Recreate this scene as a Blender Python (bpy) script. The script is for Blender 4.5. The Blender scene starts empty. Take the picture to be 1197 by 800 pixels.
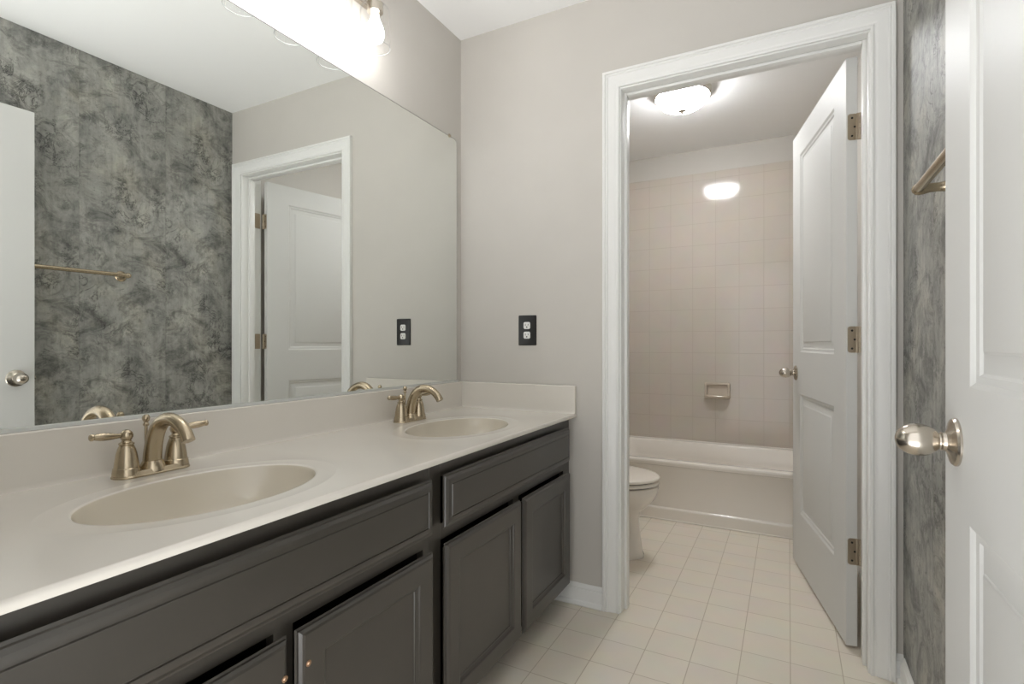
import bpy, bmesh, math
from mathutils import Vector, Matrix
PI = math.pi
S = bpy.context.scene
COL = S.collection

# ------------------------------------------------------------ camera, world, exposure
XL, XR, YF, CEIL = -1.3245, 0.318, 2.023, 2.44      # left wall, right wall, far wall, ceiling height
YN = 0.155                                            # near wall (the doorway the camera stands in)
cam = bpy.data.cameras.new('camera')
cam.sensor_fit = 'HORIZONTAL'; cam.sensor_width = 36.0
cam.lens = 616.2 / 1197 * 36.0
cam.shift_y = 2.0 / 1197
cam.clip_start = 0.02
cam_o = bpy.data.objects.new('camera', cam); COL.objects.link(cam_o)
cam_o.location = (0, 0, 1.0556); cam_o.rotation_euler = (PI/2, 0, 0.4828)
S.camera = cam_o

world = bpy.data.worlds.new('hall_fill_glow'); S.world = world
world.use_nodes = True
world.node_tree.nodes['Background'].inputs[0].default_value = (0.985, 0.99, 1.0, 1)
wn = world.node_tree     # added fill for the unbuilt hall: strongest from below to lift the ceiling
w_tc = wn.nodes.new('ShaderNodeTexCoord'); w_sp = wn.nodes.new('ShaderNodeSeparateXYZ'); w_mr = wn.nodes.new('ShaderNodeMapRange')
wn.links.new(w_tc.outputs['Generated'], w_sp.inputs[0]); wn.links.new(w_sp.outputs[2], w_mr.inputs[0])
for i, v in ((1, -.85), (2, -.10), (3, 9.6), (4, 1.6)): w_mr.inputs[i].default_value = v
wn.links.new(w_mr.outputs[0], wn.nodes['Background'].inputs[1])

BULB_STRENGTH = 37.0
DOME_STRENGTH = 78.0
S.view_settings.view_transform = 'Standard'
S.view_settings.look = 'None'
S.view_settings.gamma = 1.0
S.view_settings.use_curve_mapping = False
S.view_settings.exposure = 0.06
S.cycles.use_denoising = True
S.cycles.max_bounces = 14
S.cycles.diffuse_bounces = 8
S.cycles.glossy_bounces = 8
S.cycles.transmission_bounces = 8
S.cycles.transparent_max_bounces = 16
S.cycles.sample_clamp_indirect = 6.0

# ------------------------------------------------------------ materials
def lin(c):
    return tuple(((v/255)/12.92 if v/255 <= .04045 else ((v/255+.055)/1.055)**2.4) for v in c) + (1.0,)

def mat(name, rgb, rough=.5, metal=0.0, spec=.5, bump=0.0, bscale=200.0, coat=0.0, vary=0.0, vscale=6.0):
    m = bpy.data.materials.new(name); m.use_nodes = True
    nt = m.node_tree; b = nt.nodes['Principled BSDF']
    c = rgb if len(rgb) == 4 else lin(rgb)
    b.inputs['Base Color'].default_value = c
    b.inputs['Roughness'].default_value = rough
    b.inputs['Metallic'].default_value = metal
    b.inputs['Specular IOR Level'].default_value = spec
    b.inputs['Coat Weight'].default_value = coat
    tc = nt.nodes.new('ShaderNodeTexCoord')
    if vary:
        n = nt.nodes.new('ShaderNodeTexNoise'); n.inputs['Scale'].default_value = vscale; n.inputs['Detail'].default_value = 4
        nt.links.new(tc.outputs['Object'], n.inputs['Vector'])
        r = nt.nodes.new('ShaderNodeValToRGB')
        r.color_ramp.elements[0].position = .3; r.color_ramp.elements[1].position = .7
        r.color_ramp.elements[0].color = tuple(v*(1-vary) for v in c[:3]) + (1,)
        r.color_ramp.elements[1].color = tuple(min(1, v*(1+vary)) for v in c[:3]) + (1,)
        nt.links.new(n.outputs['Fac'], r.inputs['Fac']); nt.links.new(r.outputs['Color'], b.inputs['Base Color'])
    if bump:
        n = nt.nodes.new('ShaderNodeTexNoise'); n.inputs['Scale'].default_value = bscale; n.inputs['Detail'].default_value = 3
        nt.links.new(tc.outputs['Object'], n.inputs['Vector'])
        bp = nt.nodes.new('ShaderNodeBump'); bp.inputs['Strength'].default_value = bump; bp.inputs['Distance'].default_value = .002
        nt.links.new(n.outputs['Fac'], bp.inputs['Height']); nt.links.new(bp.outputs['Normal'], b.inputs['Normal'])
    return m

def emit(name, rgb, strength):
    m = bpy.data.materials.new(name); m.use_nodes = True
    nt = m.node_tree; nt.nodes.clear()
    e = nt.nodes.new('ShaderNodeEmission'); e.inputs[0].default_value = rgb; e.inputs[1].default_value = strength
    o = nt.nodes.new('ShaderNodeOutputMaterial'); nt.links.new(e.outputs[0], o.inputs[0])
    return m

def thin_glass(name):
    m = bpy.data.materials.new(name); m.use_nodes = True
    nt = m.node_tree; nt.nodes.clear()
    t = nt.nodes.new('ShaderNodeBsdfTransparent'); t.inputs[0].default_value = (.97, .97, .97, 1)
    g = nt.nodes.new('ShaderNodeBsdfGlossy'); g.inputs['Roughness'].default_value = .02
    f = nt.nodes.new('ShaderNodeFresnel'); f.inputs['IOR'].default_value = 1.12
    mx = nt.nodes.new('ShaderNodeMixShader'); o = nt.nodes.new('ShaderNodeOutputMaterial')
    k = nt.nodes.new('ShaderNodeMath'); k.operation = 'MULTIPLY'; k.inputs[1].default_value = .35; nt.links.new(f.outputs[0], k.inputs[0])
    nt.links.new(k.outputs[0], mx.inputs[0]); nt.links.new(t.outputs[0], mx.inputs[1]); nt.links.new(g.outputs[0], mx.inputs[2])
    nt.links.new(mx.outputs[0], o.inputs[0])
    return m

def tile_mat(name, axes, tile, offs, c_tile, c_grout, rough, mortar, bump, vary=.03, wav=0.0):
    """square tiles laid on an object-space plane; axes picks the two coordinates"""
    m = bpy.data.materials.new(name); m.use_nodes = True
    nt = m.node_tree; b = nt.nodes['Principled BSDF']; L = nt.links.new
    tc = nt.nodes.new('ShaderNodeTexCoord'); sp = nt.nodes.new('ShaderNodeSeparateXYZ'); L(tc.outputs['Object'], sp.inputs[0])
    cb = nt.nodes.new('ShaderNodeCombineXYZ')
    for i, a in enumerate(axes):
        ad = nt.nodes.new('ShaderNodeMath'); ad.operation = 'ADD'; ad.inputs[1].default_value = 30*tile - offs[i]
        L(sp.outputs[a], ad.inputs[0]); L(ad.outputs[0], cb.inputs[i])
    br = nt.nodes.new('ShaderNodeTexBrick'); br.offset = 0; br.squash = 1
    L(cb.outputs[0], br.inputs['Vector'])
    c = lin(c_tile)
    br.inputs['Color1'].default_value = tuple(v*(1-vary) for v in c[:3]) + (1,)
    br.inputs['Color2'].default_value = tuple(v*(1+vary) for v in c[:3]) + (1,)
    br.inputs['Mortar'].default_value = lin(c_grout)
    br.inputs['Scale'].default_value = 1.0; br.inputs['Mortar Size'].default_value = mortar
    br.inputs['Mortar Smooth'].default_value = .3; br.inputs['Bias'].default_value = 0
    br.inputs['Brick Width'].default_value = tile; br.inputs['Row Height'].default_value = tile
    n = nt.nodes.new('ShaderNodeTexNoise'); n.inputs['Scale'].default_value = 9; n.inputs['Detail'].default_value = 5
    L(tc.outputs['Object'], n.inputs['Vector'])
    mx = nt.nodes.new('ShaderNodeMix'); mx.data_type = 'RGBA'; mx.blend_type = 'MULTIPLY'; mx.inputs[0].default_value = .12
    L(br.outputs['Color'], mx.inputs[6]); L(n.outputs['Color'], mx.inputs[7]); L(mx.outputs[2], b.inputs['Base Color'])
    b.inputs['Roughness'].default_value = rough
    bp = nt.nodes.new('ShaderNodeBump'); bp.inputs['Strength'].default_value = bump; bp.inputs['Distance'].default_value = .0015; bp.invert = True
    L(br.outputs['Fac'], bp.inputs['Height'])
    if wav:
        n2 = nt.nodes.new('ShaderNodeTexNoise'); n2.inputs['Scale'].default_value = 14; n2.inputs['Detail'].default_value = 0
        L(tc.outputs['Object'], n2.inputs['Vector'])
        b2 = nt.nodes.new('ShaderNodeBump'); b2.inputs['Strength'].default_value = wav; b2.inputs['Distance'].default_value = .002
        L(n2.outputs['Fac'], b2.inputs['Height']); L(bp.outputs['Normal'], b2.inputs['Normal']); L(b2.outputs['Normal'], b.inputs['Normal'])
    else:
        L(bp.outputs['Normal'], b.inputs['Normal'])
    return m

def wallpaper_mat():
    """distressed concrete paper hung in drops: every strip shows the same print, slipped in height"""
    m = bpy.data.materials.new('concrete_wallpaper'); m.use_nodes = True
    nt = m.node_tree; b = nt.nodes['Principled BSDF']; L = nt.links.new
    def math_(op, a, bb=None):
        n = nt.nodes.new('ShaderNodeMath'); n.operation = op
        for i, v in enumerate((a, bb)):
            if v is None: continue
            if isinstance(v, (int, float)): n.inputs[i].default_value = v
            else: L(v, n.inputs[i])
        return n.outputs[0]
    def noise(vec, scale, detail, rough=.55, dist=0.0):
        n = nt.nodes.new('ShaderNodeTexNoise'); L(vec, n.inputs['Vector'])
        n.inputs['Scale'].default_value = scale; n.inputs['Detail'].default_value = detail
        n.inputs['Roughness'].default_value = rough; n.inputs['Distortion'].default_value = dist
        return n.outputs['Fac']
    def ramp(fac, stops):
        r = nt.nodes.new('ShaderNodeValToRGB'); L(fac, r.inputs['Fac'])
        e = r.color_ramp.elements
        while len(e) < len(stops): e.new(.5)
        for k, (p, c) in enumerate(stops):
            e[k].position = p; e[k].color = (c, c, c, 1) if isinstance(c, float) else c
        return r.outputs['Color']
    def mul(c1, c2, f=1.0, mode='MULTIPLY'):
        x = nt.nodes.new('ShaderNodeMix'); x.data_type = 'RGBA'; x.blend_type = mode
        if isinstance(f, float): x.inputs[0].default_value = f
        else: L(f, x.inputs[0])
        for i, c in ((6, c1), (7, c2)):
            if isinstance(c, tuple): x.inputs[i].default_value = c
            else: L(c, x.inputs[i])
        return x.outputs[2]
    tc = nt.nodes.new('ShaderNodeTexCoord'); sp = nt.nodes.new('ShaderNodeSeparateXYZ'); L(tc.outputs['Object'], sp.inputs[0])
    W = .389
    y = math_('ADD', sp.outputs[1], 10*W - 1.251)
    k = math_('FLOOR', math_('DIVIDE', y, W))
    ym = math_('SUBTRACT', y, math_('MULTIPLY', k, W))
    zz = math_('SUBTRACT', sp.outputs[2], math_('MULTIPLY', k, .35))
    def vec(sy, sz):
        c = nt.nodes.new('ShaderNodeCombineXYZ'); L(math_('MULTIPLY', ym, sy), c.inputs[0]); L(math_('MULTIPLY', zz, sz), c.inputs[1])
        return c.outputs[0]
    base = ramp(noise(vec(1, .85), 6.0, 12, .74, .5), [(.30, lin((104, 105, 102))), (.46, lin((144, 144, 139))), (.60, lin((168, 167, 160))), (.74, lin((184, 181, 169)))])
    warm = mul(base, lin((196, 190, 172)), ramp(noise(vec(1, .7), 3.7, 6, .6, .8), [(.52, .0), (.68, .35)]), 'MIX')
    blotch = ramp(noise(vec(1.0, 1.35), 6.5, 12, .76, 1.0), [(.34, .34), (.44, .68), (.51, 1.0)])
    c = mul(warm, blotch)
    streak = ramp(noise(vec(14, 1.3), 3.0, 6, .6, .3), [(.30, .80), (.55, 1.04)])
    c = mul(c, streak)
    speck = ramp(noise(vec(1.1, 1), 42.0, 6, .75, .8), [(.32, .38), (.41, .92), (.58, 1.0), (.7, 1.16)])
    c = mul(c, speck, .9)
    # flaking: thin dark ragged lines where two distorted noises cross their mean, gathered in patches
    n1 = noise(vec(1.0, .8), 12.0, 10, .72, 1.2)
    crack = math_('ABSOLUTE', math_('SUBTRACT', n1, .5))
    crackc = ramp(crack, [(.0, .25), (.014, .42), (.026, 1.0)])
    patch = ramp(noise(vec(1, 1), 4.3, 5, .6, .4), [(.47, .0), (.60, 1.0)])
    c = mul(c, crackc, patch)
    seam = ramp(math_('ABSOLUTE', math_('SUBTRACT', ym, .001)), [(.0, .80), (.004, 1.0)])
    c = mul(c, seam)
    L(c, b.inputs['Base Color'])
    b.inputs['Roughness'].default_value = .48
    bp = nt.nodes.new('ShaderNodeBump'); bp.inputs['Strength'].default_value = .12; bp.inputs['Distance'].default_value = .002
    L(noise(vec(1, 1), 80, 4), bp.inputs['Height']); L(bp.outputs['Normal'], b.inputs['Normal'])
    return m

M = {}
M['wall'] = mat('greige_wall_paint', (195, 191, 184), .55, bump=.05, bscale=350, vary=.015)
M['ceiling'] = mat('flat_white_ceiling', (240, 240, 239), .9, spec=.2)
M['trim'] = mat('white_gloss_trim', (230, 230, 227), .28)
M['door'] = mat('white_door_enamel', (209, 209, 206), .45, spec=.22, bump=.04, bscale=90)
M['counter'] = mat('bone_cultured_marble', (214, 209, 200), .22, coat=.3, vary=.012, vscale=5)
M['basin'] = mat('bone_cultured_marble_bowl', (202, 194, 178), .2, coat=.3)
M['cabinet'] = mat('dark_espresso_paint', (52, 48, 42), .37, spec=1.0, coat=.1, bump=.05, bscale=60, vary=.05, vscale=12)
M['cab_inner'] = mat('cabinet_shadow_gap_black', (16, 15, 14), .6)
M['nickel'] = mat('brushed_nickel', (184, 170, 146), .26, metal=1, bump=.03, bscale=400)
M['satin'] = mat('satin_nickel', (196, 188, 176), .22, metal=1)
M['hinge'] = mat('dull_bronze_hinge', (178, 166, 148), .42, metal=1)
M['chrome'] = mat('polished_metal_channel', (222, 224, 222), .12, metal=1)
M['channel'] = mat('bright_anodised_channel', (205, 207, 204), .5, metal=.3)
M['mirror'] = mat('silvered_mirror', (.87, .89, .865, 1), 0.0, metal=1)
M['mirror_edge'] = mat('mirror_edge_dark', (70, 72, 68), .3)
M['glass'] = thin_glass('clear_shade_glass')
M['glass_rim'] = mat('glass_rim_grey', (170, 172, 172), .08)
M['bulb'] = emit('lit_bulb', (1.0, .992, .99, 1), BULB_STRENGTH)
M['dome'] = emit('lit_alabaster_bowl', (.975, .985, 1.0, 1), DOME_STRENGTH)
nt = M['dome'].node_tree
tc = nt.nodes.new('ShaderNodeNewGeometry'); sp = nt.nodes.new('ShaderNodeSeparateXYZ'); mr_ = nt.nodes.new('ShaderNodeMapRange')
nt.links.new(tc.outputs['True Normal'], sp.inputs[0]); nt.links.new(sp.outputs[2], mr_.inputs[0])
for i, v in ((1, -1.0), (2, 0.0), (3, DOME_STRENGTH), (4, DOME_STRENGTH*.15)): mr_.inputs[i].default_value = v
nt.links.new(mr_.outputs[0], [n for n in nt.nodes if n.type == 'EMISSION'][0].inputs[1])
M['black'] = mat('black_plastic', (24, 23, 22), .35)
M['white_plastic'] = mat('white_plastic', (232, 231, 228), .3)
M['slot'] = mat('dark_slot', (30, 30, 30), .6)
M['porcelain'] = mat('bone_porcelain', (224, 217, 207), .12, coat=.4)
M['seat'] = mat('bone_toilet_seat', (226, 219, 208), .2)
M['gap_shadow'] = mat('painted_gap_shadow', (40, 36, 32), .6)  # dark colour stands in for the shadow in the seat and lid gaps
M['tub'] = mat('bone_tub_enamel', (228, 222, 213), .16, coat=.3)
M['caulk'] = mat('white_caulk', (226, 221, 212), .5)
M['soap'] = mat('glazed_beige_ceramic', (196, 184, 168), .14)
M['copper'] = mat('raw_screw_metal', (206, 170, 140), .3, metal=1)
M['floor'] = tile_mat('cream_floor_tile', (0, 1), .148, (.006, 1.970), (230, 221, 206), (194, 180, 160), .33, .0016, .35, .02)
M['tile_back'] = tile_mat('beige_wall_tile_back', (0, 2), .1535, (.007, .836), (200, 191, 180), (188, 178, 165), .10, .0016, .5, .012, .06)
M['tile_side'] = tile_mat('beige_wall_tile_side', (1, 2), .1535, (3.93, .836), (200, 191, 180), (188, 178, 165), .10, .0016, .5, .012, .06)
M['paper'] = wallpaper_mat()

# ------------------------------------------------------------ mesh helpers
def V(*a): return Vector(a)

def box(bm, x0, x1, y0, y1, z0, z1, bev=0.0, seg=2):
    r = bmesh.ops.create_cube(bm, size=1.0)
    vs = r['verts']
    for v in vs:
        v.co = V(x0 + (v.co.x+.5)*(x1-x0), y0 + (v.co.y+.5)*(y1-y0), z0 + (v.co.z+.5)*(z1-z0))
    if bev:
        es = list({e for v in vs for e in v.link_edges})
        bmesh.ops.bevel(bm, geom=es, offset=bev, segments=seg, affect='EDGES', profile=.5)

def loft(bm, rings, closed=True, cap0=True, cap1=True):
    R = [[bm.verts.new(p) for p in ring] for ring in rings]
    n = len(R[0])
    for a, b in zip(R, R[1:]):
        for i in range(n if closed else n-1):
            j = (i+1) % n
            bm.faces.new((a[i], a[j], b[j], b[i]))
    if cap0: bm.faces.new(R[0][::-1])
    if cap1: bm.faces.new(R[-1])
    return R

def lathe(bm, prof, mtx=None, seg=32, cap0=True, cap1=True):
    """prof: (radius, height) along local Z"""
    mtx = mtx or Matrix.Identity(4)
    rings = [[mtx @ V(r*math.cos(2*PI*i/seg), r*math.sin(2*PI*i/seg), h) for i in range(seg)] for r, h in prof]
    loft(bm, rings, True, cap0, cap1)

def axis(loc, d):
    """matrix taking local +Z to direction d at loc"""
    q = V(*d).to_track_quat('Z', 'Y')
    return Matrix.Translation(V(*loc)) @ q.to_matrix().to_4x4()

def tube(bm, pts, rad, seg=16, flat=1.0):
    pts = [V(*p) for p in pts]
    if isinstance(rad, (int, float)): rad = [rad]*len(pts)
    t0 = (pts[1]-pts[0]).normalized()
    up = V(0, 0, 1) if abs(t0.z) < .9 else V(0, 1, 0)
    nrm = (up - t0*up.dot(t0)).normalized()
    rings = []
    for i, p in enumerate(pts):
        t = (pts[min(i+1, len(pts)-1)] - pts[max(i-1, 0)]).normalized()
        nrm = (nrm - t*nrm.dot(t)).normalized()
        bn = t.cross(nrm)
        rings.append([p + (nrm*math.cos(2*PI*k/seg)*flat + bn*math.sin(2*PI*k/seg))*rad[i] for k in range(seg)])
    loft(bm, rings)

def bez(p0, p1, p2, p3, n=16):
    p0, p1, p2, p3 = (V(*p) for p in (p0, p1, p2, p3))
    return [p0*(1-t)**3 + p1*3*t*(1-t)**2 + p2*3*t*t*(1-t) + p3*t**3 for t in [i/n for i in range(n+1)]]

def rrect(x0, x1, y0, y1, r, z, n=6):
    out = []
    for cx, cy, a0 in ((x1-r, y1-r, 0), (x0+r, y1-r, PI/2), (x0+r, y0+r, PI), (x1-r, y0+r, 1.5*PI)):
        for i in range(n+1):
            a = a0 + PI/2*i/n
            out.append(V(cx + r*math.cos(a), cy + r*math.sin(a), z))
    return out

def obj(name, bm, m, parent=None, smooth=True, angle=35, local=False, extra=(), recalc=True):
    """ONE mesh object. Vertices are given in world space unless local; a child is re-based on its thing's origin."""
    bmesh.ops.remove_doubles(bm, verts=bm.verts, dist=1e-6)
    if recalc: bmesh.ops.recalc_face_normals(bm, faces=bm.faces)
    if parent is not None and not local:
        off = Vector((0, 0, 0)); p = parent
        while p: off += p.location; p = p.parent
        bmesh.ops.translate(bm, verts=bm.verts, vec=-off)
    me = bpy.data.meshes.new(name); bm.to_mesh(me); bm.free()
    for mm in [m] + list(extra): me.materials.append(mm)
    if smooth:
        me.shade_smooth(); me.set_sharp_from_angle(angle=math.radians(angle))
    o = bpy.data.objects.new(name, me); COL.objects.link(o)
    if parent is not None: o.parent = parent
    return o

def tag(o, label=None, cat=None, group=None, kind=None):
    if label: o['label'] = label
    if cat: o['category'] = cat
    if group: o['group'] = group
    if kind: o['kind'] = kind
    return o

def thing(name, loc, label, cat, group=None, rz=0.0):
    o = bpy.data.objects.new(name, None); COL.objects.link(o)
    o.location = loc; o.rotation_euler = (0, 0, rz); o.empty_display_size = .05
    return tag(o, label, cat, group)

def struct(name, bm, m, **k):
    return tag(obj(name, bm, m, **k), kind='structure')

def copy_tree(o, parent=None):
    c = o.copy(); COL.objects.link(c)
    if parent is not None: c.parent = parent
    for ch in list(o.children): copy_tree(ch, c)
    return c

def B(): return bmesh.new()

def panel_face(bm, u0, u1, v0, v1, panels, prof, P):
    """flat face u0..u1 x v0..v1 with stacked panels (a, b, c, d); prof = (inset, depth) loops; P maps (u, v, depth)"""
    def quad(a, b, c, d, dep=0): bm.faces.new([bm.verts.new(P(*q, dep)) for q in ((a, c), (b, c), (b, d), (a, d))])
    a, b = panels[0][0], panels[0][1]
    quad(u0, a, v0, v1); quad(b, u1, v0, v1)
    v = v0
    for (_, _, c, d) in panels: quad(a, b, v, c); v = d
    quad(a, b, v, v1)
    for (a, b, c, d) in panels:
        rings = [[P(a+o, c+o, e), P(b-o, c+o, e), P(b-o, d-o, e), P(a+o, d-o, e)] for o, e in prof]
        loft(bm, rings, True, False, True)

# ------------------------------------------------------------ the setting
bm = B(); box(bm, -1.45, .45, -.02, 4.08, -.10, 0); struct('floor', bm, M['floor'], smooth=False)
bm = B(); box(bm, -1.45, .45, -.02, 4.08, CEIL, CEIL+.10); struct('ceiling', bm, M['ceiling'], smooth=False)
bm = B(); box(bm, XL-.12, XL, .045, YF+.115, 0, CEIL); struct('wall_left', bm, M['wall'], smooth=False)
bm = B(); box(bm, XR, XR+.12, .045, YF, 0, CEIL); struct('wall_right', bm, M['paper'], smooth=False)
# far wall with the opening to the bath
DX0, DX1, DZ = -.578, .226, 2.052           # jamb faces and head of that opening
WT = .115
bm = B()
box(bm, XL, DX0-.018, YF, YF+WT, 0, CEIL); box(bm, DX1+.018, XR+.12, YF, YF+WT, 0, CEIL); box(bm, DX0-.018, DX1+.018, YF, YF+WT, DZ+.018, CEIL)
struct('wall_far', bm, M['wall'], smooth=False)
# near wall with the entry opening
NX0, NX1 = -.70, .237
bm = B()
box(bm, XL, NX0-.018, YN-.11, YN, 0, CEIL); box(bm, NX1+.018, XR, YN-.11, YN, 0, CEIL); box(bm, NX0-.018, NX1+.018, YN-.11, YN, 2.07, CEIL)
struct('wall_near', bm, M['wall'], smooth=False)
# bath room
BXL, BXR, BYB = -1.235, .305, 3.955
TILE_TOP = 2.27
bm = B(); box(bm, BXL-.12, BXL, YF+WT, BYB, 0, CEIL); struct('wall_bath_left', bm, M['wall'], smooth=False)
bm = B(); box(bm, BXR, BXR+.12, YF+WT, BYB, 0, CEIL); struct('wall_bath_right', bm, M['wall'], smooth=False)
bm = B(); box(bm, BXL-.12, BXR+.12, BYB, BYB+.1, 0, CEIL); struct('wall_back', bm, M['wall'], smooth=False)
bm = B(); box(bm, BXL+.009, BXR-.009, BYB-.011, BYB, .362, TILE_TOP, .003); struct('wall_back_tile', bm, M['tile_back'], smooth=False)
bm = B(); box(bm, BXL, BXL+.009, 3.19, BYB, .362, TILE_TOP, .003); struct('wall_bath_left_tile', bm, M['tile_side'], smooth=False)
bm = B(); box(bm, BXR-.009, BXR, 3.19, BYB, .362, TILE_TOP, .003); struct('wall_bath_right_tile', bm, M['tile_side'], smooth=False)

# casing: a moulded profile mitred round the opening. (outward offset, projection)
CAS = [(0, 0), (0, .009), (.003, .011), (.008, .011), (.010, .008), (.015, .008), (.020, .0105), (.034, .0125), (.044, .0135), (.047, .0165),
       (.051, .0165), (.053, .014), (.056, .019), (.064, .019), (.066, .016), (.066, 0)]
def casing(bm, x0, x1, zt, y, s, z0=.001):
    loops = []
    for o, d in CAS:
        loops.append([V(x0-o, y+s*d, z0), V(x0-o, y+s*d, zt+o), V(x1+o, y+s*d, zt+o), V(x1+o, y+s*d, z0)])
    loft(bm, loops, False, False, False)
    for k in (0, 3): bm.faces.new([bm.verts.new(l[k]) for l in loops])
t = B(); casing(t, DX0-.006, DX1+.006, DZ+.006, YF, -1)
struct('trim_1', t, M['trim'], angle=20)
t = B(); casing(t, DX0-.006, min(DX1, BXR-.075), DZ+.006, YF+WT, 1); struct('trim_2', t, M['trim'], angle=20)
# jambs with stops
t = B()
for x0, x1 in ((DX0-.017, DX0), (DX1, DX1+.017)): box(t, x0, x1, YF-.001, YF+WT+.001, .001, DZ, .0015)
box(t, DX0-.0165, DX1+.0165, YF-.0005, YF+WT+.0005, DZ+.0003, DZ+.017, .0015)
for x0, x1 in ((DX0, DX0+.011), (DX1-.011, DX1)): box(t, x0, x1, YF+.040, YF+.076, .001, DZ-.0005, .0015)
box(t, DX0+.0115, DX1-.0115, YF+.0405, YF+.0755, DZ-.012, DZ-.001, .002)
struct('trim_3', t, M['trim'], recalc=False)
# entry opening jamb and casing
t = B(); casing(t, NX0-.006, NX1+.006, 2.056, YN, 1, .001); struct('trim_4', t, M['trim'], angle=20)
t = B()
for x0, x1 in ((NX0-.017, NX0), (NX1, NX1+.017)): box(t, x0, x1, YN-.11, YN+.001, .001, 2.05, .0015)
box(t, NX0-.017, NX1+.017, YN-.11, YN+.001, 2.05, 2.067, .0015)
struct('trim_5', t, M['trim'], recalc=False)

# baseboards: (projection, height) profile with a shoe
BASE = [(0, 0), (.019, 0), (.021, .004), (.021, .010), (.018, .017), (.013, .021), (.012, .024), (.012, .060), (.010, .066), (.007, .068), (.007, .074), (.004, .081), (.0025, .085), (0, .085)]
def baseboard(name, p0, p1, nrm):
    bm = B(); n = V(*nrm)
    rings = [[V(*p) + n*d + V(0, 0, h + .0005) for d, h in BASE] for p in (p0, p1)]
    loft(bm, rings)
    return struct(name, bm, M['trim'], angle=25)
baseboard('baseboard_far', (-.859, YF, 0), (DX0-.0725, YF, 0), (0, -1, 0))
baseboard('baseboard_far_right', (DX1+.0725, YF, 0), (XR, YF, 0), (0, -1, 0))
baseboard('baseboard_right', (XR, YN+.02, 0), (XR, YF-.022, 0), (-1, 0, 0))
baseboard('baseboard_bath_right', (BXR, YF+WT, 0), (BXR, 3.19, 0), (-1, 0, 0))
baseboard('baseboard_bath_left', (BXL, YF+WT, 0), (BXL, 3.19, 0), (1, 0, 0))

# ------------------------------------------------------------ doors
DPROF = [(0, 0), (.003, -.0015), (.007, -.0050), (.010, -.0058), (.016, -.0062), (.020, -.0095), (.023, -.0100), (.046, -.0042), (.049, -.0018), (.050, -.0015)]
def door_slab(w, hgt, st, panels, th=.035):
    bm = B()
    e = .0015
    pf = [(st, w-st, a, b) for a, b in panels]
    panel_face(bm, e, w-e, e, hgt-e, pf, DPROF, lambda u, v, d: V(u, d, v))
    panel_face(bm, e, w-e, e, hgt-e, pf, DPROF, lambda u, v, d: V(u, -th-d, v))
    # edge band with eased arrises
    rings = []
    for ins, y in ((e, 0), (0, -e), (0, -th+e), (e, -th)):
        rings.append([V(ins, y, ins), V(w-ins, y, ins), V(w-ins, y, hgt-ins), V(ins, y, hgt-ins)])
    loft(bm, rings, True, False, False)
    return bm
KNOB = [(.0352, 0), (.0352, .003), (.033, .006), (.026, .0085), (.018, .0105), (.0140, .0135), (.0132, .0175), (.0138, .0192), (.0122, .0200), (.0120, .0220),
        (.0142, .0235), (.0185, .0285), (.0217, .0345), (.0237, .0410), (.0243, .0475), (.0238, .0540), (.0221, .0605), (.0190, .0665), (.0145, .0718), (.009, .0752), (.004, .0768), (.001, .0771)]
def knob(parent, x, z, y, d, m, label):
    bm = B(); lathe(bm, [(r, h*.96) for r, h in KNOB], axis((x, y, z), (0, d, 0)), 40)
    o = obj('knob', bm, m, parent, local=True, angle=28); o['label'] = label
    return o
def hinge(parent, zc, m, half=.0455, jamb=None):
    """leaf let into the hinge edge, knuckles beyond the rear corner"""
    bm = B()
    pts = rrect(-.0315, -.001, -half, half, .009, 0, 5)      # (thickness direction, height)
    rings = [[V(-.0012 + k*.0010, p.x-.0035, zc+p.y) for p in pts] for k in (0, 1)]
    loft(bm, rings)
    box(bm, -.004, -.0005, -.043, -.030, zc-half, zc+half, .0005)
    o = obj('hinge', bm, m, parent, local=True); o['label'] = 'metal butt hinge with rounded leaf'
    bm = B()
    for k in range(5):
        a = zc-half + k*2*half/5
        lathe(bm, [(.0052, a+.0006), (.0060, a+.0012), (.0060, a+2*half/5-.0012), (.0052, a+2*half/5-.0006)], Matrix.Translation(V(-.004, -.0415, 0)), 14)
    obj('knuckle', bm, m, o, local=True)
    bm = B()
    for dz, dx in ((.031, -.018), (0, -.026), (-.031, -.018)):
        lathe(bm, [(.0036, 0), (.0036, .0007), (.002, .0012)], axis((-.0012, dx, zc+dz), (-1, 0, 0)), 12)
    obj('screw', bm, M['slot'], o, local=True)
    if jamb:          # the other leaf, let into the jamb face
        inv = Matrix.Rotation(-parent.rotation_euler.z, 4, 'Z'); jx, jy0, jy1 = jamb
        bm = B(); z0 = zc-half+parent.location.z
        loft(bm, [[V(jx-k*.0012, p.x, p.y) for p in rrect(jy0, jy1, z0, z0+2*half, .003, 0, 4)] for k in (0, 1)])
        for v in bm.verts: v.co = inv @ (v.co - parent.location)
        obj('jamb_leaf', bm, m, o, local=True)
    return o

e1 = tag(obj('door_1', door_slab(.889, 2.035, .126, [(.258, .798), (.986, 1.925)]), M['door'], angle=24, recalc=False),
         'white two-panel entry door standing open beside the dark wallpapered wall', 'door', kind='structure')
e1.location = (.2185, .161, .010); e1.rotation_euler = (0, 0, PI/2)
knob(e1, .827, .901, 0, 1, M['satin'], 'satin nickel egg-shaped knob')
knob(e1, .827, .901, -.035, -1, M['satin'], 'satin nickel egg-shaped knob behind the door')
bm = B(); box(bm, .8885, .8902, -.030, -.005, .872, .930, .0005); obj('latch_plate', bm, M['satin'], e1, local=True)
bm = B(); box(bm, .889, .898, -.024, -.011, .893, .909, .002); obj('latch_bolt', bm, M['satin'], e1, local=True)
for z in (.31, 1.05, 1.80): hinge(e1, z, M['hinge'])

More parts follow.
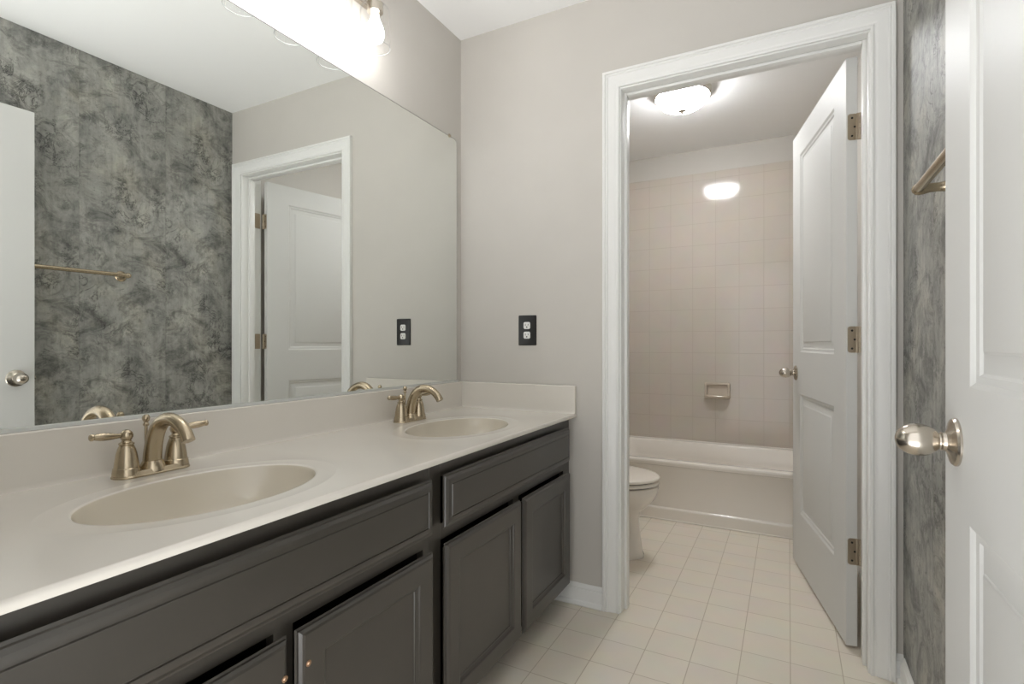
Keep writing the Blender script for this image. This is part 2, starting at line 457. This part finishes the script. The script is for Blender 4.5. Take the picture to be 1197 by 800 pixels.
e2 = tag(obj('door_2', door_slab(.773, 2.033, .134, [(.258, .812), (1.004, 1.918)]), M['door'], angle=24, recalc=False),
         'white two-panel door swung open into the bath, seen past its hinges', 'door', kind='structure')
e2.location = (.177, 2.1535, .012); e2.rotation_euler = (0, 0, math.radians(101.7))
knob(e2, .708, .905, 0, 1, M['satin'], 'nickel knob facing the toilet')
knob(e2, .708, .905, -.035, -1, M['satin'], 'nickel knob on the wall side')
for z in (.326, 1.058, 1.792): hinge(e2, z, M['hinge'], jamb=(DX1, 2.106, 2.141))

# ------------------------------------------------------------ vanity cabinets
XF = -.768            # front faces of doors and false drawers
XB = -.797            # face frame
CT = .7726            # counter top height
UNITS = [(.165, 1.0715, .215, .634, .651, 1.060), (1.0725, YF-.001, 1.110, 1.540, 1.556, 1.972)]
OUT = [(.020, .000), (.015, .010), (.000, .0180), (.0035, .0196), (.0045, .0232), (.0095, .0275), (.0140, .029)]   # routed outer edge (inset, forward)
def front(bm, y0, y1, z0, z1, stile=None, xb=XB, big=False):
    k = 1.35 if big else 1.0
    loft(bm, [[V(xb+.0005+d, y0+o*k, z0+o*k), V(xb+.0005+d, y1-o*k, z0+o*k), V(xb+.0005+d, y1-o*k, z1-o*k), V(xb+.0005+d, y0+o*k, z1-o*k)] for o, d in OUT],
         True, True, False)
    i = OUT[-1][0]*k; xs = xb+.0005+OUT[-1][1]
    if stile is None:
        # flat field set off by one fine groove
        g = [(0, 0), (.0065, 0), (.0075, -.0022), (.009, -.0022), (.0105, 0)]
        loft(bm, [[V(xs+d, y0+i+o, z0+i+o), V(xs+d, y1-i-o, z0+i+o), V(xs+d, y1-i-o, z1-i-o), V(xs+d, y0+i+o, z1-i-o)] for o, d in g], True, False, True)
    else:
        pr = [(0, 0), (.003, -.0012), (.004, -.004), (.010, -.0075), (.013, -.0078), (.0145, -.0105)]
        panel_face(bm, y0+i, y1-i, z0+i, z1-i, [(y0+stile, y1-stile, z0+stile, z1-stile)], pr, lambda u, v, d: V(xs+d, u, v))
def screw_part(parent, y, z):
    b = B(); lathe(b, [(.0058, 0), (.0058, .0006), (.0042, .0012), (.0036, .0010), (.0022, .0026), (.0006, .0030)], axis((XF+.0005, y, z), (1, 0, 0)), 18)
    o = obj('screw', b, M['copper'], parent); o['label'] = 'bare screw where a knob is missing'
def vanity(idx, label):
    y0, y1, a0, a1, b0, b1 = UNITS[idx]
    r = thing('vanity_cabinet', (XB, (y0+y1)/2, 0), label, 'cabinet', 'sink base cabinets')
    b = B()      # box of the cabinet: side, bottom, toe board and face frame in one body
    box(b, XL+.002, XB-.019, y0, y0+.016, .09, .757); box(b, XL+.002, XB-.019, y1-.016, y1, .09, .757)
    box(b, XL+.002, XB-.019, y0+.016, y1-.016, .09, .106)
    box(b, XL+.002, XL+.010, y0+.016, y1-.016, .106, .757)
    obj('carcass', b, M['cab_inner'], r, smooth=False)
    b = B()
    zs = ((.09, .115), (.548, .590), (.712, .7575))
    box(b, XB-.019, XB, y0, a0+.012, .09, .7575, .0008); box(b, XB-.019, XB, b1-.012, y1, .09, .7575, .0008)
    for c, d in zs: box(b, XB-.019, XB, a0+.012, b1-.012, c, d)
    box(b, XB-.019, XB, a1-.012, b0+.012, .115, .548)
    obj('face_frame', b, M['cabinet'], r, smooth=False)
    b = B(); box(b, XB-.085, XB-.070, y0+.002, y1-.002, .001, .09); obj('toe_kick', b, M['cabinet'], r, smooth=False)
    b = B(); front(b, a0 if idx == 0 else a0-.004, b1, .583, .722, None, big=True)
    o = obj('false_drawer_front', b, M['cabinet'], r, angle=18, recalc=False)
    for k, (c, d) in enumerate(((a0, a1), (b0, b1))):
        b = B(); front(b, c, d, .096, .545, .058)
        o = obj('door', b, M['cabinet'], r, angle=18, recalc=False)
        if idx == 0: screw_part(o, d-.012 if k == 0 else c+.022, .478)
    return r
vanity(0, 'dark cabinet under the nearer sink, bare knob screws on its doors')
vanity(1, 'dark cabinet under the farther sink, against the far wall')

# ------------------------------------------------------------ countertop with two integral bowls
SINKS = [(-1.000, .640), (-1.000, 1.517)]
SA, SB, SD = .219, .150, .125          # half axes along y and x, depth
CX0, CX1, CY0, CY1 = XL+.001, -.7605, .159, YF-.001
top = thing('countertop', (-1.03, 1.09, CT), 'long bone-coloured vanity top with two oval integral bowls', 'countertop')
NSEG = 160
def ell(cx, cy, k, z, angs):
    return [V(cx + SB*k*math.cos(a), cy + SA*k*math.sin(a), z) for a in angs]
EDGE = CX1 - .008
bm = B()
ybr = [CY0]
for cx, cy in SINKS:
    ya, yb = cy-.31, cy+.31
    xa, xb = CX0, EDGE
    angs = [2*PI*i/NSEG for i in range(NSEG)]
    for X, Y in ((xb, yb), (xa, yb), (xa, ya), (xb, ya)):
        a = math.atan2((Y-cy)/SA, (X-cx)/SB) % (2*PI)
        k = min(range(NSEG), key=lambda i: abs((angs[i]-a+PI) % (2*PI) - PI))
        angs[k] = a
    def bound(a):
        dx, dy = SB*math.cos(a), SA*math.sin(a)
        tt = min((xb-cx)/dx if dx > 1e-9 else ((xa-cx)/dx if dx < -1e-9 else 1e9), (yb-cy)/dy if dy > 1e-9 else ((ya-cy)/dy if dy < -1e-9 else 1e9))
        return V(cx+dx*tt, cy+dy*tt, CT)
    bd = [bound(a) for a in angs]
    def mid(k, z, cap):     # ring scaled from the rim, never past a share of the way to the slab's edge
        out = []
        for a, p in zip(angs, bd):
            e = V(cx + SB*math.cos(a), cy + SA*math.sin(a), CT)
            q = V(cx + SB*k*math.cos(a), cy + SA*k*math.sin(a), z)
            lim = cap*(p-e).length
            out.append(q if (V(q.x, q.y, CT)-e).length <= lim else e + (p-e)*cap)
        return out
    rings = [ell(cx, cy, 1.0, CT-.0022, angs), ell(cx, cy, 1.008, CT-.0008, angs), ell(cx, cy, 1.020, CT-.0001, angs), ell(cx, cy, 1.03, CT, angs), ell(cx, cy, 1.06, CT, angs), mid(1.20, CT, .80), mid(1.225, CT+.0004, .85), mid(1.24, CT+.0004, .90), mid(1.265, CT, .95), bd]
    loft(bm, rings[::-1], True, False, False)
    # flat deck between the bowls
    p = ybr[-1]
    bm.faces.new([bm.verts.new(q) for q in (V(xa, p, CT), V(xb, p, CT), V(xb, ya, CT), V(xa, ya, CT))])
    ybr.append(yb)
    cx_, cy_ = cx, cy
    b = B()
    prof = [(1.0, .0022), (.993, .0045), (.985, .009), (.965, .020), (.93, .036), (.87, .056), (.78, .076), (.66, .094), (.52, .108), (.36, .118), (.20, .1235), (.105, .125)]
    loft(b, [ell(cx - .03*(1-k), cy, k, CT-d, angs) if k > .11 else [V(cx-.027+.022*math.cos(a), cy+.022*math.sin(a), CT-d) for a in angs] for k, d in prof], True, False, False)
    bo = obj('basin', b, M['basin'], top, angle=60)
    b = B(); lathe(b, [(.0225, -.006), (.0225, .002), (.019, .003), (.017, .001), (.015, .001), (.014, .004), (.004, .006)], Matrix.Translation(V(cx-.027, cy, CT-.1255)), 28)
    obj('drain', b, M['nickel'], bo)
bm.faces.new([bm.verts.new(q) for q in (V(CX0, ybr[-1], CT), V(EDGE, ybr[-1], CT), V(EDGE, CY1, CT), V(CX0, CY1, CT))])
# rolled front edge
EP = [(EDGE, CT), (EDGE+.003, CT-.0003), (EDGE+.0058, CT-.0018), (EDGE+.0074, CT-.0042), (EDGE+.008, CT-.007), (EDGE+.0078, CT-.0115), (EDGE+.0066, CT-.0140), (EDGE+.004, CT-.0148), (XB-.04, CT-.0148), (XB-.04, CT-.004)]
loft(bm, [[V(x, y, z) for x, z in EP] for y in (CY0, CY1)], False, False, False)
obj('slab', bm, M['counter'], top, angle=30, recalc=False)
ST = .885
b = B()
SP = [(CX0, CT), (CX0+.024, CT), (CX0+.0215, CT+.004), (CX0+.020, CT+.010), (CX0+.019, ST-.003), (CX0+.017, ST), (CX0, ST)]
loft(b, [[V(x, y, z) for x, z in SP] for y in (CY0, CY1)])
obj('backsplash', b, M['counter'], top, angle=25)
b = B()
SP = [(CY1, CT), (CY1-.024, CT), (CY1-.0215, CT+.004), (CY1-.020, CT+.010), (CY1-.019, ST-.003), (CY1-.017, ST), (CY1, ST)]
loft(b, [[V(x, y, z) for y, z in SP] for x in (CX0+.019, CX1-.002)])
obj('side_splash', b, M['counter'], top, angle=25)

# ------------------------------------------------------------ faucets
def make_faucet(loc, label):
    x, y, z = loc
    r = thing('faucet', loc, label, 'faucet', 'brushed nickel faucets')
    m = M['nickel']
    b = B()        # oval base plate
    def pl(sx, sy, zz):
        return [V(x+p.x, y+p.y, z+zz) for p in rrect(-sx, sx, -sy, sy, sx*.98, 0, 10)]
    loft(b, [pl(.029, .078, .0005), pl(.029, .078, .003), pl(.0262, .0752, .006), pl(.024, .073, .0115), pl(.0225, .0715, .013)])
    obj('base_plate', b, m, r, angle=25)
    for s in (-1, 1):
        hy = y + s*.051
        b = B()
        lathe(b, [(.0262, .006), (.0258, .010), (.0245, .018), (.0242, .0205), (.0228, .0215), (.0222, .028), (.0205, .040), (.0185, .052), (.0160, .061), (.0135, .067),
                  (.0125, .0685), (.0142, .070), (.0142, .0725), (.0105, .0745), (.0085, .078), (.0090, .080)], Matrix.Translation(V(x, hy, z)), 32)
        ho = obj('handle', b, m, r, angle=25)
        b = B(); lathe(b, [(.0015, -.0125), (.006, -.0112), (.0098, -.008), (.0122, -.003), (.0125, .001), (.0105, .007), (.0062, .0112), (.0015, .0128)], Matrix.Translation(V(x, hy, z+.0885)), 24)
        # lever: slim waist swelling to a rounded end
        d = V(-.04, -1, .075).normalized() if s < 0 else V(.28, .95, .11).normalized()
        lathe(b, [(.0045, .008), (.0048, .013), (.0058, .020), (.0074, .029), (.0082, .039), (.0080, .047), (.0068, .055), (.0060, .0585), (.0072, .0605), (.0072, .064), (.0055, .066), (.002, .067)],
              axis((x, hy, z+.0885), d), 24)
        obj('lever', b, m, ho, angle=25)
    b = B()        # arched spout on a flared foot
    lathe(b, [(.0265, .006), (.0255, .012), (.0225, .020), (.0195, .026), (.0185, .0275)], Matrix.Translation(V(x+.002, y, z)), 32)
    pts = bez((x, y, z+.024), (x+.004, y, z+.085), (x+.030, y, z+.124), (x+.072, y, z+.121), 14) + bez((x+.072, y, z+.121), (x+.102, y, z+.1185), (x+.122, y, z+.102), (x+.134, y, z+.080), 12)[1:]
    n = len(pts)-1
    tube(b, pts, [.0182 - .0050*min(1, i/n*1.5) - (.0004*(i/n)) for i in range(n+1)], 24)
    obj('spout', b, m, r, angle=30)
    b = B(); lathe(b, [(.0032, .010), (.0032, .100), (.0055, .101), (.0062, .104), (.0046, .107), (.0042, .109), (.0064, .112), (.0078, .1165), (.0072, .121), (.0048, .1245), (.0012, .126)],
                   Matrix.Translation(V(x-.024, y, z)), 18)
    obj('lift_rod', b, m, r, angle=25)
    return r
f1 = make_faucet((-1.242, .661, CT), 'brushed nickel two-handle faucet at the nearer sink')
f2 = copy_tree(f1); f2.location = (-1.234, 1.546, CT)
tag(f2, 'brushed nickel two-handle faucet at the farther sink by the corner')

# ------------------------------------------------------------ mirror
MY0, MY1, MZ0, MZ1 = .185, 1.983, .8865, 1.9695
mr = thing('wall_mirror', (XL, (MY0+MY1)/2, MZ0), 'wide frameless mirror above the vanity', 'mirror')
def mring(x, ins, r=.020):
    pts = []
    for cy, cz, a0, rr in ((MY1-r, MZ1-r, 0, r), (MY0+r, MZ1-r, PI/2, r), (MY0+.001, MZ0+.001, PI, .001), (MY1-.001, MZ0+.001, 1.5*PI, .001)):
        for i in range(7):
            a = a0 + PI/2*i/6
            pts.append(V(x, cy+(rr-min(ins, rr*.9))*math.cos(a), cz+(rr-min(ins, rr*.9))*math.sin(a)))
    return pts
b = B(); loft(b, [mring(XL+.001, 0), mring(XL+.0055, 0)], True, True, False); obj('backing', b, M['mirror_edge'], mr, smooth=False)
b = B(); b.faces.new([b.verts.new(p) for p in mring(XL+.0056, .0018)]); obj('glass', b, M['mirror'], mr, smooth=False)
b = B()
loft(b, [[V(x, y, z) for x, z in ((XL+.0008, ST+.0003), (XL+.0105, ST+.0003), (XL+.0105, ST+.0075), (XL+.0090, ST+.0085), (XL+.0085, ST+.0085), (XL+.0085, ST+.0015), (XL+.0008, ST+.0015))] for y in (MY0-.002, MY1+.004)])
obj('bottom_channel', b, M['channel'], mr, smooth=False)
for y in (.42, 1.925):
    b = B(); box(b, XL+.0008, XL+.0085, y-.0035, y+.0035, MZ1-.007, MZ1+.009, .001)
    lathe(b, [(.0052, 0), (.0052, .002), (.003, .0035)], axis((XL+.0085, y, MZ1+.001), (1, 0, 0)), 14)
    obj('clip', b, M['hinge'], mr)

# ------------------------------------------------------------ vanity light: four clear jars on a bar
LY = [.825, .998, 1.171, 1.344]
LX, LZ = -1.220, 2.043           # jar axis and open rim
vl = thing('vanity_light', (XL, sum(LY)/4, 2.26), 'wall light bar over the mirror with clear glass jar shades', 'wall light')
b = B(); box(b, XL+.0005, XL+.022, LY[0]-.09, LY[-1]+.07, 2.235, 2.345, .006); obj('back_plate', b, M['satin'], vl)
for y in LY:
    b = B(); tube(b, bez((XL+.020, y, 2.29), (XL+.085, y, 2.30), (LX, y, 2.31), (LX, y, 2.225), 14), .0075, 14)
    lathe(b, [(.016, 0), (.016, .003), (.009, .007)], axis((XL+.021, y, 2.29), (1, 0, 0)), 18)
    obj('arm', b, M['satin'], vl)
    b = B(); lathe(b, [(.010, .190), (.018, .188), (.0205, .180), (.0205, .150), (.0265, .146), (.0265, .118), (.024, .116), (.018, .114)], Matrix.Translation(V(LX, y, LZ)), 24)
    obj('socket', b, M['satin'], vl)
    b = B(); lathe(b, [(.0495, 0), (.0500, .030), (.0500, .105), (.0485, .122), (.043, .134), (.033, .141), (.022, .144)], Matrix.Translation(V(LX, y, LZ)), 40, False, False)
    so = obj('glass_shade', b, M['glass'], vl, angle=60)
    b = B()
    rings = []
    for k in range(8):
        a = 2*PI*k/8
        rings.append([V(LX + (.0492+.0009*math.cos(a))*math.cos(2*PI*i/40), y + (.0492+.0009*math.cos(a))*math.sin(2*PI*i/40), LZ + .0009*math.sin(a)) for i in range(40)])
    loft(b, rings+[rings[0]], True, False, False)
    obj('rim', b, M['glass_rim'], so)
    b = B(); lathe(b, [(.0128, .116), (.0135, .108), (.0165, .098), (.0235, .083), (.0285, .068), (.0300, .056), (.0285, .044), (.0240, .034), (.0165, .0275), (.0075, .0245), (.0012, .0238)], Matrix.Translation(V(LX, y, LZ-.008)), 28)
    obj('bulb', b, M['bulb'], vl)

# ------------------------------------------------------------ outlet
ox, oz = -.985, 1.1125
ol = thing('outlet', (ox, YF, oz), 'black outlet plate with white sockets on the far wall', 'outlet')
b = B()
def orr(hx, hz, y): return [V(ox+p.x, YF-y, oz+p.y) for p in rrect(-hx, hx, -hz, hz, .004, 0, 4)]
loft(b, [orr(.042, .064, .0003), orr(.042, .064, .003), orr(.039, .061, .0062), orr(.037, .059, .0068)])
obj('cover_plate', b, M['black'], ol, angle=25)
for s in (1, -1):
    zc = oz + s*.0205
    b = B()
    def sh(k, y): 
        pts = []
        for i in range(32):
            a = 2*PI*i/32
            pts.append(V(ox + max(-.0155, min(.0155, .0185*math.cos(a)))*k, YF-y, zc + max(-.0148, min(.0148, .0185*math.sin(a)))*k))
        return pts
    loft(b, [sh(1, .005), sh(1, .0080), sh(.93, .0088)])
    ro = obj('receptacle', b, M['white_plastic'], ol, angle=25)
    b = B()
    box(b, ox-.0075, ox-.0055, YF-.0094, YF-.0088, zc-.001, zc+.007); box(b, ox+.0052, ox+.0072, YF-.0094, YF-.0088, zc, zc+.0065)
    lathe(b, [(.0030, 0), (.0030, .0006)], axis((ox, YF-.0088, zc-.0068), (0, -1, 0)), 14)
    obj('slots', b, M['slot'], ro)
b = B(); lathe(b, [(.0032, 0), (.003, .0008), (.001, .0012)], axis((ox, YF-.0068, oz), (0, -1, 0)), 14); obj('screw', b, M['black'], ol)

# ------------------------------------------------------------ towel bar on the papered wall
tx, tz, ty0, ty1 = XR-.068, 1.392, .82, 1.425
tb = thing('towel_bar', (XR, (ty0+ty1)/2, tz), 'nickel towel bar on the dark wallpapered wall', 'towel bar')
for y, s in ((ty0, -1), (ty1, 1)):
    b = B(); lathe(b, [(.0265, .0005), (.0265, .004), (.024, .007), (.0150, .012), (.0110, .020), (.0095, .034), (.0100, .048), (.0125, .058), (.0135, .066), (.0120, .073), (.0070, .078), (.001, .080)],
                   axis((XR, y, tz), (-1, 0, 0)), 28)
    obj('post', b, M['nickel'], tb, angle=25)
b = B(); tube(b, [(tx, ty0-.012, tz), (tx, ty0-.010, tz), (tx, ty1+.010, tz), (tx, ty1+.012, tz)], [.007, .0098, .0098, .007], 20); obj('bar', b, M['nickel'], tb)

# ------------------------------------------------------------ bath: ceiling light
cx, cy = -.515, 2.99
cl = thing('ceiling_light', (cx, cy, CEIL), 'lit bowl-shaped ceiling light in the bath', 'ceiling light')
b = B(); lathe(b, [(.150, -.0005), (.151, -.020), (.149, -.034), (.143, -.037), (.138, -.030)], Matrix.Translation(V(cx, cy, CEIL)), 48); obj('pan', b, M['satin'], cl)
b = B(); lathe(b, [(.1385, -.026), (.1385, -.034), (.134, -.044), (.124, -.062), (.106, -.082), (.080, -.096), (.050, -.104), (.020, -.107), (.004, -.1075)], Matrix.Translation(V(cx, cy, CEIL)), 48)
obj('glass_bowl', b, M['dome'], cl, angle=60)
b = B(); lathe(b, [(.020, -.1065), (.021, -.110), (.015, -.114), (.008, -.116), (.007, -.119), (.0085, -.122), (.006, -.126), (.001, -.128)], Matrix.Translation(V(cx, cy, CEIL)), 24)
obj('finial', b, M['satin'], cl, angle=25)

# ------------------------------------------------------------ bathtub
TY0, TY1, TX0, TX1, TZ = 3.205, BYB-.0125, BXL+.0105, BXR-.0105, .357
tu = thing('bathtub', ((TX0+TX1)/2, (TY0+TY1)/2, 0), 'bone-coloured alcove bathtub with plain apron below the tiles', 'bathtub')
b = B()
N = 8
out = [(TZ-.012, 0.0, .006), (TZ-.004, 0.002, .008), (TZ, .008, .012)]
rings = []
for z, ins, r in out: rings.append(rrect(TX0+ins, TX1-ins, TY0+ins, TY1-ins*.3, r, z, N))
inn = [(TZ, .075, .062, .040, .10), (TZ-.003, .082, .068, .046, .11), (TZ-.012, .090, .074, .052, .12), (TZ-.10, .115, .085, .066, .13), (TZ-.22, .150, .100, .085, .14), (TZ-.27, .185, .130, .115, .14), (TZ-.285, .24, .18, .165, .12)]
for z, dx, d0, d1, r in inn: rings.append(rrect(TX0+dx, TX1-dx, TY0+d0, TY1-d1, r, z, N))
loft(b, rings, True, False, True)
# apron below the rim: slight set-back, then a kick panel that steps in at the foot
ap = [(TZ-.012, 0.0), (TZ-.028, .001), (TZ-.033, .010), (TZ-.05, .016), (.082, .022), (.076, .021), (.0735, .017), (.070, .014), (.066, .0125), (.060, .0125), (.004, .014), (.0005, .014)]
loft(b, [[V(TX0, TY0+d, z), V(TX0*.5+TX1*.5, TY0+d, z), V(TX1, TY0+d, z)] for z, d in ap], False, False, False)
for x in (TX0, TX1): b.faces.new([b.verts.new(V(x, TY0+d, z)) for z, d in ap] + [b.verts.new(V(x, TY1, .0005)), b.verts.new(V(x, TY1, TZ-.012))])
obj('tub_shell', b, M['tub'], tu, angle=30)
b = B(); tube(b, [(TX0, TY0+.012, .004), (TX1, TY0+.012, .004)], .0042, 8); obj('floor_caulk', b, M['caulk'], tu)
b = B(); tube(b, [(TX0+.002, TY1-.001, TZ+.002), (TX1-.002, TY1-.001, TZ+.002)], .0040, 8); obj('wall_caulk', b, M['caulk'], tu)

# soap dish set on the tiles
sx0, sx1, sz0, sz1, sy = -.526, -.356, .668, .784, BYB-.0113
sd = thing('soap_dish', ((sx0+sx1)/2, sy, sz0), 'small ceramic soap dish on the back tile wall', 'soap dish')
b = B()
def sr(ins, d, r, lift=0): return [V(p.x, sy-d, p.y) for p in rrect(sx0+ins, sx1-ins, sz0+ins+lift, sz1-ins, r, 0, 6)]
loft(b, [sr(0, .0002, .014), sr(0, .010, .014), sr(.004, .017, .013), sr(.010, .019, .012), sr(.016, .017, .010), sr(.020, .008, .010), sr(.022, .003, .010)])
obj('frame', b, M['soap'], sd, angle=40)
b = B()     # tray lip sweeping forward at the bottom
ribs = []
for i in range(17):
    tt = i/16; x = sx0+.004 + (sx1-sx0-.008)*tt
    f = 1-abs(2*tt-1)**4
    ribs.append([V(x, sy-.012, sz0+.002), V(x, sy-.018-.030*f, sz0+.006), V(x, sy-.020-.036*f, sz0+.020), V(x, sy-.018-.033*f, sz0+.027), V(x, sy-.014-.024*f, sz0+.022), V(x, sy-.004, sz0+.020)])
loft(b, ribs); obj('tray', b, M['soap'], sd, angle=40)

# ------------------------------------------------------------ toilet
ty = 2.605
tl = thing('toilet', (-.95, ty, 0), 'bone-coloured toilet facing right beside the tub', 'toilet')
def egg(xb, xf, hw, z, n=40, p=1.0):
    """plan outline: blunt towards the tank (xb), elongated towards the front (xf)"""
    xm = xb + (xf-xb)*.42
    pts = []
    for i in range(n):
        a = 2*PI*i/n; c, s = math.cos(a), math.sin(a)
        x = xm + ((xf-xm) if c > 0 else (xm-xb))*abs(c)**p*(1 if c > 0 else -1)
        pts.append(V(x, ty + hw*s, z))
    return pts
b = B()
loft(b, [egg(-1.16, -.632, .118, .0005), egg(-1.16, -.630, .120, .012), egg(-1.155, -.638, .112, .030), egg(-1.15, -.648, .103, .10), egg(-1.15, -.656, .101, .19), egg(-1.15, -.650, .108, .222),
         egg(-1.14, -.618, .135, .252), egg(-1.12, -.585, .160, .285), egg(-1.09, -.566, .177, .320), egg(-1.07, -.560, .183, .345), egg(-1.07, -.562, .182, .357), egg(-1.06, -.570, .174, .361)])
box(b, -1.215, -1.03, ty-.19, ty+.19, .300, .372, .02, 3)
obj('bowl', b, M['porcelain'], tl, angle=50)
def lid_part(name, z0, z1, crown, m, grow=0.0):
    b = B()
    loft(b, [egg(-1.00, -.566+grow, .178+grow, z0), egg(-1.00, -.558+grow, .185+grow, z0+.003), egg(-1.00, -.557+grow, .186+grow, z1-.006), egg(-1.00, -.560+grow, .183+grow, z1-.002), egg(-.995, -.572+grow, .172+grow, z1), egg(-.97, -.64, .115, z1+crown*.7), egg(-.92, -.72, .05, z1+crown)])
    return obj(name, b, m, tl, angle=50)
b = B(); loft(b, [egg(-1.0, -.572, .172, .3605), egg(-1.0, -.572, .172, .3660)]); obj('seat_gap_shadow', b, M['gap_shadow'], tl)  # dark sheet painted as the shadow between bowl and seat
lid_part('seat', .3655, .383, .0, M['seat'])
b = B(); loft(b, [egg(-1.0, -.572, .172, .3825), egg(-1.0, -.572, .172, .3880)]); obj('lid_gap_shadow', b, M['gap_shadow'], tl)  # likewise a painted shadow line between seat and lid
lid_part('lid', .3875, .406, .008, M['seat'], .001)
for s in (-1, 1):
    b = B(); box(b, -1.02, -.985, ty+s*.075-.02, ty+s*.075+.02, .362, .398, .006); obj('seat_hinge', b, M['seat'], tl)
b = B(); loft(b, [rrect(-1.215, -1.035, ty-.205, ty+.205, .03, .370), rrect(-1.22, -1.025, ty-.225, ty+.225, .03, .60), rrect(-1.222, -1.022, ty-.230, ty+.230, .03, .705)]); obj('tank', b, M['porcelain'], tl, angle=50)
b = B(); loft(b, [rrect(-1.226, -1.012, ty-.238, ty+.238, .03, .7045), rrect(-1.228, -1.008, ty-.242, ty+.242, .03, .712), rrect(-1.228, -1.008, ty-.242, ty+.242, .03, .730), rrect(-1.222, -1.014, ty-.236, ty+.236, .03, .738)]); obj('tank_lid', b, M['porcelain'], tl, angle=50)
b = B(); lathe(b, [(.012, 0), (.012, .006), (.006, .010), (.006, .018)], axis((-1.0235, ty-.17, .66), (1, 0, 0)), 16); tube(b, [(-1.007, ty-.17, .66), (-1.005, ty-.13, .655), (-1.005, ty-.09, .650)], [.005, .0055, .004], 10); obj('flush_lever', b, M['chrome'], tl)
